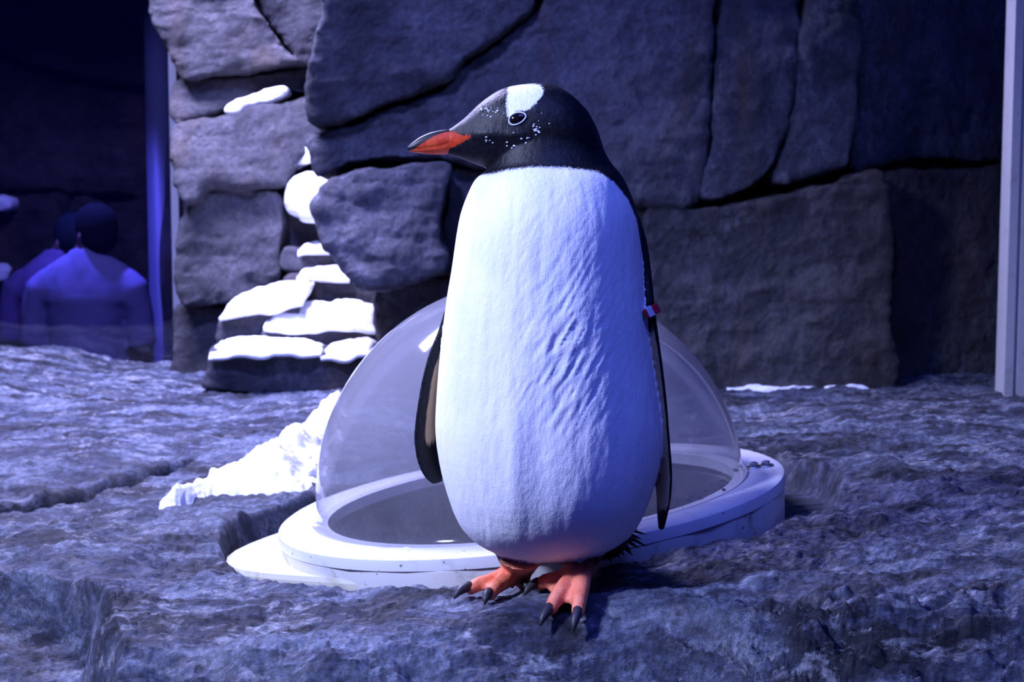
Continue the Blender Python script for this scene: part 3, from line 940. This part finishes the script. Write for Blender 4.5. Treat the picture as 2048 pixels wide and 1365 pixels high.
    for x, yt, yb, w in crom([(915, 268, 302, .010), (900, 259.5, 308, .0128), (880, 261, 309, .0125), (860, 266, 309, .011), (840, 275, 307, .009), (826, 285, 305, .0065), (818, 292, 303, .004), (815, 295, 301, .0015)], 4):
        a, b = px(x, yt, -.005), px(x, yb, -.005); cc = (a + b) / 2; h = (a - b).length / 2
        rings.append([cc + Vector((0, w * math.copysign(abs(math.cos(2 * math.pi * k / 24)) ** 0.8, math.cos(2 * math.pi * k / 24)), h * math.sin(2 * math.pi * k / 24))) for k in range(24)])
    loft(bm, rings)
    bmesh.ops.subdivide_edges(bm, edges=bm.edges[:], cuts=1, use_grid_fill=True)
    mb = mesh_of(bm)
    c2 = coords(mb)
    py2 = np.interp(-c2[:, 2], -zs, ys); px2 = CX + c2[:, 0] * np.interp(py2, ys, [1.0 / P(CX + 1, y, bb).x for y in ys])
    line = np.interp(px2, [812, 830, 850, 870, 890, 905, 930], [305, 299, 285, 273, 266, 264, 262])
    attr(mb, 'orange', py2 - line)
    gr = np.abs(py2 - np.interp(px2, [815, 840, 880, 915], [299, 299, 293, 283]))
    c2[:, 1] = (YP - .005) + (c2[:, 1] - (YP - .005)) * (1 - 0.14 * np.exp(-(gr / 1.6) ** 2))
    set_coords(mb, c2)
    t = NT('bill_horn')
    f = t.mapr(t.attr('orange'), -1.5, 1.5)
    oc = t.mix(t.mapr(t.noise(t.pos(), 130, 3), 0.35, 0.7), (0.56, 0.045, 0.014), (0.72, 0.09, 0.026))
    t.bsdf(t.mix(f, (0.012, 0.012, 0.016), oc), 0.45, 0.35)
    link('bill', mb, t.m, root)
    # eye and its white ring
    M_EYE = plain('black_eye', (0.006, 0.004, 0.004), 0.08, 0.6)
    M_RING = plain('white_eye_ring', (0.72, 0.74, 0.80), 0.6, 0.3)
    el, en = hit(1035, 237)
    rotq = en.to_track_quat('Z', 'Y').to_matrix()
    ex = (Vector((1, 0, 0)) - en * en.x).normalized(); ey = en.cross(ex).normalized()
    if ey.z < 0: ey = -ey
    def almond(a, r):
        tt = 2 * math.pi * a
        x = math.cos(tt) * 0.0112 * r; y = math.sin(tt) * 0.0076 * r * (1.0 - 0.15 * math.cos(tt))
        return x, y + 0.0022 * (x / 0.0112)
    bm = bmesh.new()
    rings = []
    for r, h in ((1.0, -.002), (0.98, .0012), (0.8, .0026), (0.5, .0036), (0.2, .004)):
        rings.append([el + ex * almond(k / 28, r)[0] + ey * almond(k / 28, r)[1] + en * h for k in range(28)])
    loft(bm, rings)
    eye = link('eye', mesh_of(bm), M_EYE, root)
    bm = bmesh.new()
    pts = []
    for k in range(33):
        ax_, ay_ = almond(k / 32, 1.06)
        q = el + ex * ax_ + ey * ay_
        loc, nor, i, dd = bvh.find_nearest(q)
        pts.append(loc + nor * 0.0008)
    tube(bm, pts, [.0012] * 33, 6)
    link('eye_ring', mesh_of(bm), M_RING, eye)
    # white flecks on the face
    bm = bmesh.new()
    r2 = random.Random(11)
    spots = []
    for cx, cy, sx_, sy_, m_ in ((974, 218, 12, 8, 16), (985, 230, 18, 9, 9), (1066, 258, 12, 10, 9), (1010, 288, 34, 8, 7), (1075, 235, 14, 10, 4), (972, 278, 10, 6, 5), (1055, 272, 22, 10, 6)):
        for i in range(m_): spots.append((r2.gauss(cx, sx_ * .7), r2.gauss(cy, sy_ * .7)))
    for x, y in spots:
        if (abs(x - 1035) < 22 and abs(y - 237) < 16): continue
        loc, nor = hit(x, y)
        if loc is None: continue
        s = r2.uniform(.0006, .0015)
        ball(bm, loc + nor * .0003, s * r2.uniform(1.0, 1.7), s, .0007, nor.to_track_quat('Z', 'Y').to_matrix(), 6, 4)
    tag(link('white_flecks', mesh_of(bm), M_RING, root), 'small white feather flecks on the face', kind='stuff')
    # claws
    M_CLAW = plain('dark_claw', (0.035, 0.033, 0.04), 0.45, 0.35)
    claws = [(ends_l[0][1], (908, 1199)), (ends_l[1][1], (969, 1214)), (ends_l[2][1], (1056, 1190)), (ends_r[0][1], (1048, 1192)), (ends_r[1][1], (1080, 1254)), (ends_r[2][1], (1146, 1266))]
    for e, (tx, ty) in claws:
        tip = P(tx, ty, e.y - 0.022)
        tip.z = max(tip.z, floor_z(tip.x, tip.y) + 0.001)
        d = tip - e
        s = e + d * -0.12 + Vector((0, 0, .004))
        mid = e.lerp(tip, .5) + Vector((0, 0, .0065))
        bm = bmesh.new()
        pts = [s, e + Vector((0, 0, .005)), mid, mid.lerp(tip, .55) + Vector((0, 0, .002)), tip]
        tube(bm, pts, [.0065, .0072, .0065, .0045, .001], 10)
        link('claw', mesh_of(bm), M_CLAW, root)
    # tail feathers
    M_TAIL = plain('black_tail_feather', (0.012, 0.012, 0.016), 0.6, 0.3)
    for i, (x0, y0, x1, y1) in enumerate([(1235, 1062, 1293, 1070), (1238, 1068, 1284, 1080), (1236, 1072, 1294, 1094), (1234, 1078, 1278, 1098), (1232, 1080, 1262, 1104), (1226, 1084, 1266, 1112), (1220, 1088, 1248, 1112), (1212, 1090, 1240, 1118), (1206, 1092, 1222, 1125), (1200, 1094, 1212, 1120), (1228, 1060, 1276, 1060), (1222, 1075, 1256, 1096)]):
        a, b = pxd(x0, y0, .075 + .004 * (i % 3)), pxd(x1, y1, .105 + .004 * (i % 4))
        m = a.lerp(b, .55) + Vector((0, 0, .003))
        bm = bmesh.new()
        tube(bm, [a - (b - a) * .6, a, m, m.lerp(b, .6), b], [.008, .008, .006, .0032, .0006], 8, 0.45)
        link('tail_feather', mesh_of(bm), M_TAIL, root)
    # identification band on the flipper
    bm = bmesh.new()
    def band(x0, x1, mat, name, par, y0, y1, rr):
        bm = bmesh.new()
        a, b = pxd(x0, y0, -.058), pxd(x1, y1, -.058)
        u = (b - a).normalized(); v = Vector((0, 1, 0)).cross(u).normalized(); h = .0062 * rr
        vs = []
        for q in (a, b):
            for s_, y_ in ((1, -.006), (1, .05), (-1, .05), (-1, -.006)):
                vs.append(bm.verts.new(q + v * h * s_ + Vector((0, y_ * rr, 0))))
        for f in ((0, 1, 2, 3), (7, 6, 5, 4), (0, 4, 5, 1), (1, 5, 6, 2), (2, 6, 7, 3), (3, 7, 4, 0)): bm.faces.new([vs[k] for k in f])
        bmesh.ops.bevel(bm, geom=bm.edges[:], offset=.001, segments=2, affect='EDGES')
        return link(name, mesh_of(bm, smooth=False), mat, par)
    bnd = band(1288, 1318, plain('red_band_plastic', (0.62, 0.02, 0.05), 0.4), 'flipper_band', root, 630, 615, 1.0)
    bnd['label'] = 'red plastic identification band on the flipper'
    band(1294, 1307, plain('white_band_plastic', (0.75, 0.75, 0.78), 0.4), 'white_label', bnd, 627, 620.5, 1.12)
    band(1280, 1288, plain('green_band_plastic', (0.02, 0.16, 0.05), 0.4), 'green_bead', bnd, 634, 630, 1.0)
build_penguin()

# ------------------------------------------------------------------ right frame post and the left window into the visitors' hall
M_POST = dirty_white('painted_metal', (0.40, 0.40, 0.42), (0.22, 0.19, 0.15), 0.6)
def post():
    top, bot = P(2040, -260, 4.2), P(2008, 795, 4.2)
    bm = bmesh.new()
    s = Vector((1, 0, 0)); d = Vector((0, 1, 0))
    prof = [(0, 0), (.024, 0), (.026, .012), (.034, .012), (.036, 0), (.10, 0), (.10, .08), (0, .08)]
    rings = [[q + s * a + d * b for a, b in prof] for q in (bot - Vector((0, 0, .08)), bot.lerp(top, .33), bot.lerp(top, .66), top)]
    loft(bm, rings)
    tag(link('trim_1', mesh_of(bm, smooth=False), M_POST), 'pale painted window post at the dark end of the cliff', kind='structure')
post()

def pane_mat(name, tint, refl):
    t = NT(name)
    tr = t.n('ShaderNodeBsdfTransparent', {'Color': tint})
    gl = t.n('ShaderNodeBsdfGlossy', {'Color': (1, 1, 1, 1), 'Roughness': 0.02})
    b = t.n('ShaderNodeMixShader', {0: refl, 1: tr.outputs[0], 2: gl.outputs[0]})
    t.t.links.new(b.outputs[0], t.out.inputs[0])
    return t.m
M_PANE = pane_mat('window_glass', (0.56, 0.56, 0.72, 1), 0.05)
def quad_box(name, a, b, thick, mat, label, kind='structure', parent=None):
    bm = bmesh.new(); box(bm, (min(a.x, b.x), a.y, min(a.z, b.z)), (max(a.x, b.x), a.y + thick, max(a.z, b.z)))
    o = link(name, mesh_of(bm, smooth=False), mat, parent)
    if label: tag(o, label, kind=kind)
    return o
w1 = quad_box('window_1', P(-420, -330, 5.55), P(349, 850, 5.55), 0.02, M_PANE, 'large dark glass window into the visitor hall')
bm = bmesh.new()
a, b = P(343, -330, 5.53), P(351, 850, 5.53)
box(bm, (a.x, 5.53, b.z), (b.x, 5.60, a.z))
M_STRIP = plain('brushed_glass_edge', (0.10, 0.11, 0.15), 0.35, 0.5)
link('window_edge', mesh_of(bm, smooth=False), M_STRIP, w1)

reflected_back = backing('wall_reflected_rock', [(-700, -420, 7.3), (420, -420, 7.3), (420, 1150, 7.3), (-700, 1150, 7.3)], M_HALL, 'rock core standing in for rock reflected in the hall window')
for i, (poly, D) in enumerate([
        ([(-420, -330), (280, -330), (400, -40), (400, 150), (200, 158), (60, 120), (-40, 86), (-420, 60)], 6.85),
        ([(-420, 84), (-40, 100), (60, 132), (200, 170), (400, 172), (400, 385), (200, 388), (-40, 380), (-420, 384)], 6.95),
        ([(-420, 398), (-40, 404), (60, 396), (120, 400), (126, 560), (60, 570), (-420, 570)], 6.80),
        ([(136, 400), (240, 400), (400, 398), (400, 760), (300, 900), (130, 900), (138, 560)], 6.90),
        ([(-420, 582), (60, 582), (124, 576), (122, 900), (-420, 900)], 6.92)]):
    link('rock_slab', slab_mesh(poly, D, 0.3, 0, 0, vox=0.025, amp=0.04, seed=120 + i, inset=2), M_HALL, reflected_back)  # solid dark rock built in place of rock reflected in the window
snow_lump([(-60, 408), (-10, 398), (20, 402), (14, 418), (-20, 420)], 6.70, 0.12, 'sliver of snow standing in for snow reflected in the hall window', 131)  # both hall snow pieces are built for reflected snow
snow_lump([(-50, 545), (-20, 528), (8, 526), (22, 540), (18, 560), (-5, 568), (-40, 566)], 6.74, 0.06, 'round lump of snow standing in for snow reflected in the hall window', 132)
bm = bmesh.new(); box(bm, (-4.2, 5.5, -1.16), (-0.9, 7.5, -1.06))
tag(link('floor_hall', mesh_of(bm, smooth=False), M_HALL), 'dark floor of the visitor hall', kind='structure')

bm = bmesh.new(); box(bm, (-4.2, 5.62, 1.78), (-0.9, 7.5, 1.88))
tag(link('hall_shade_ceiling', mesh_of(bm, smooth=False), M_HALL), 'unseen ceiling added to shade the visitor hall', kind='structure')  # out of view, added to keep exhibit lamps and ambient out of the hall
bm = bmesh.new(); box(bm, (-4.3, 5.5, -1.16), (-4.2, 7.5, 1.88))
tag(link('hall_shade_wall', mesh_of(bm, smooth=False), M_HALL), 'unseen side wall added to shade the visitor hall', kind='structure')  # out of view, added to stop ambient light entering from the left

# bluish pillar in the hall
def pillar():
    a, b = P(288, -330, 6.5), P(346, 900, 6.5)
    bm = bmesh.new()
    r = (P(346, 400, 6.5).x - P(288, 400, 6.5).x) / 2
    c = (a.x + P(346, 400, 6.5).x) / 2
    rings = [[Vector((c + rr * math.cos(2 * math.pi * k / 32), 6.5 + rr * math.sin(2 * math.pi * k / 32), z)) for k in range(32)] for rr, z in ((r * 1.25, -1.06), (r * 1.25, -0.98), (r, -0.96), (r, 1.77))]
    loft(bm, rings)
    tag(link('pillar', mesh_of(bm), plain('blue_grey_paint', (0.06, 0.065, 0.085), 0.5)), 'round blue-grey pillar behind the glass window', 'pillar')
pillar()

# ------------------------------------------------------------------ visitor and mirrored double behind the glass, seen from behind
def person(cx_px, head_px, D, label, shirt_col, hair_col, seed, turn=0.0):
    c = P(cx_px, 520, D); zf = -1.06
    hd = P(*head_px, D)
    S = 1.0
    sh = P(cx_px, 545, D).z            # shoulder height
    root = empty('person', (c.x, D, zf)); tag(root, label, 'person')
    def ell(z, a, b, x=0.0, y=0.0, n=28):
        return [Vector((c.x + x + a * math.cos(2 * math.pi * k / n), D + y + b * math.sin(2 * math.pi * k / n), z)) for k in range(n)]
    hip = zf + 0.88
    def torso(bm, g=0.0):
        rows = [(hip - .08, .15, .10, 0), (hip + .04, .16, .105, 0), (hip + .2, .145, .095, .005), (hip + .36, .165, .105, .005), (sh - .12, .19, .11, .01), (sh - .06, .195, .105, .015), (sh - .01, .18, .095, .018), (sh + .03, .145, .085, .02), (sh + .055, .105, .075, .022), (sh + .08, .07, .065, .024), (sh + .10, .055, .058, .025)]
        loft(bm, [ell(z, a + g, b + g, 0, y) for z, a, b, y in rows])
    def arms(bm, g=0.0, short=False):
        for s in (-1, 1):
            pts = [Vector((c.x + s * .14, D + .015, sh - .04)), Vector((c.x + s * .185, D + .01, sh - .075)), Vector((c.x + s * .215, D + .01, sh - .18)), Vector((c.x + s * .23, D, sh - .31)), Vector((c.x + s * .22, D + .06, sh - .45)), Vector((c.x + s * .19, D + .12, sh - .55))]
            rad = [.06, .062, .052, .044, .036, .028]
            if short: pts, rad = pts[:4], rad[:4]
            tube(bm, pts, [r + g for r in rad], 14)
            if not short:
                h0 = pts[-1]
                ball(bm, h0 + Vector((-s * .015, .03, -.03)), .022, .04, .045)
                for f in range(4):
                    b0 = h0 + Vector((-s * .02 + (f - 1.5) * .004, .045 + (f - 1.5) * .016, -.055))
                    tube(bm, [b0, b0 + Vector((0, .012, -.03)), b0 + Vector((0, .004, -.055 - .006 * (f in (1, 2))))], [.0095, .009, .007], 8)
                b0 = h0 + Vector((-s * .005, .06, -.02)); tube(bm, [b0, b0 + Vector((0, .025, -.015)), b0 + Vector((0, .03, -.04))], [.011, .010, .008], 8)
    def legs(bm, g=0.0):
        for s in (-1, 1):
            tube(bm, [Vector((c.x + s * .08, D, hip)), Vector((c.x + s * .095, D - .005, hip - .2)), Vector((c.x + s * .1, D - .01, zf + .48)), Vector((c.x + s * .1, D + .01, zf + .3)), Vector((c.x + s * .1, D + .01, zf + .07))], [.092 + g, .085 + g, .06 + g, .056 + g, .04 + g], 16)
    bm = bmesh.new(); torso(bm); arms(bm); legs(bm)
    for s in (-1, 1):   # feet
        tube(bm, [Vector((c.x + s * .1, D - .04, zf + .04)), Vector((c.x + s * .1, D + .05, zf + .04)), Vector((c.x + s * .105, D + .17, zf + .025))], [.038, .042, .03], 14, 0.85)
    # neck and head, slightly turned
    tube(bm, [Vector((c.x, D + .02, sh + .03)), Vector((c.x + (hd.x - c.x) * .5, D + .025, sh + .1)), Vector((hd.x, D + .03, hd.z - .05))], [.07, .056, .056], 18)
    R = Matrix.Rotation(turn, 3, 'Z')
    hc = Vector((hd.x, D + .03, hd.z))
    rows = [(-.125, .035, .045, .045), (-.105, .05, .065, .03), (-.06, .064, .082, .01), (0, .074, .094, 0), (.05, .073, .092, -.004), (.09, .058, .072, -.006), (.115, .03, .035, -.006)]
    loft(bm, [[hc + R @ Vector((a * math.cos(2 * math.pi * k / 24), y + b * math.sin(2 * math.pi * k / 24), z)) for k in range(24)] for z, a, b, y in rows])
    for s in (-1, 1): ball(bm, hc + R @ Vector((s * .076, 0, -.02)), .009, .02, .032)
    tube(bm, [hc + R @ Vector((0, .088, .0)), hc + R @ Vector((0, .112, -.035)), hc + R @ Vector((0, .09, -.045))], [.008, .013, .01], 10)
    skin = plain('skin_%d' % seed, (0.10, 0.06, 0.05), 0.55)
    me = evaluated(bm, [('REMESH', dict(mode='VOXEL', voxel_size=0.008)), ('SMOOTH', dict(factor=0.5, iterations=4))])
    link('body', me, skin, root)
    bm = bmesh.new(); torso(bm, .012); arms(bm, .012, True)
    me = evaluated(bm, [('REMESH', dict(mode='VOXEL', voxel_size=0.012)), ('SMOOTH', dict(factor=0.5, iterations=4))])
    cc, nn = coords(me), normals(me)
    set_coords(me, cc + nn * (fbm(cc * [9, 9, 4], 3, seed) * .012)[:, None])
    link('shirt', me, plain('shirt_%d' % seed, shirt_col, 0.8, 0.1), root)
    bm = bmesh.new(); legs(bm, .01); loft(bm, [ell(z, a, b) for z, a, b in ((hip - .12, .12, .10), (hip - .06, .165, .125), (hip + .03, .18, .135), (hip + .08, .178, .133))])
    me = evaluated(bm, [('REMESH', dict(mode='VOXEL', voxel_size=0.014)), ('SMOOTH', dict(factor=0.5, iterations=3))])
    link('trousers', me, plain('trousers_%d' % seed, (0.02, 0.02, 0.03), 0.8, 0.1), root)
    bm = bmesh.new()
    hr = [(-.07, .055, .06, -.02), (-.03, .078, .082, -.018), (.02, .082, .096, -.012), (.07, .078, .094, -.008), (.105, .058, .07, -.008), (.128, .02, .025, -.008)]
    loft(bm, [[hc + R @ Vector((a * math.cos(2 * math.pi * k / 24), y + b * math.sin(2 * math.pi * k / 24), z)) for k in range(24)] for z, a, b, y in hr])
    link('hair', mesh_of(bm), plain('hair_%d' % seed, hair_col, 0.95, 0.05), root)

person(172, (186, 468), 6.2, 'person in a bright blue-lit shirt standing behind the glass, back turned', (0.16, 0.15, 0.23), (0.008, 0.009, 0.01), 1, 0.9)
person(118, (140, 482), 6.62, 'dim purple figure standing in for the doubled reflection of the visitor in blue', (0.10, 0.07, 0.14), (0.008, 0.013, 0.015), 2, 0.9)  # second figure made for the ghost image in the double pane
# hall downlight
spot('hall_lamp_blue_offscreen', (-1.92, 6.20, 1.72), (-1.79, 6.20, 0.30), 900, (0.16, 0.15, 1.0), 50, 0.9, 0.04)
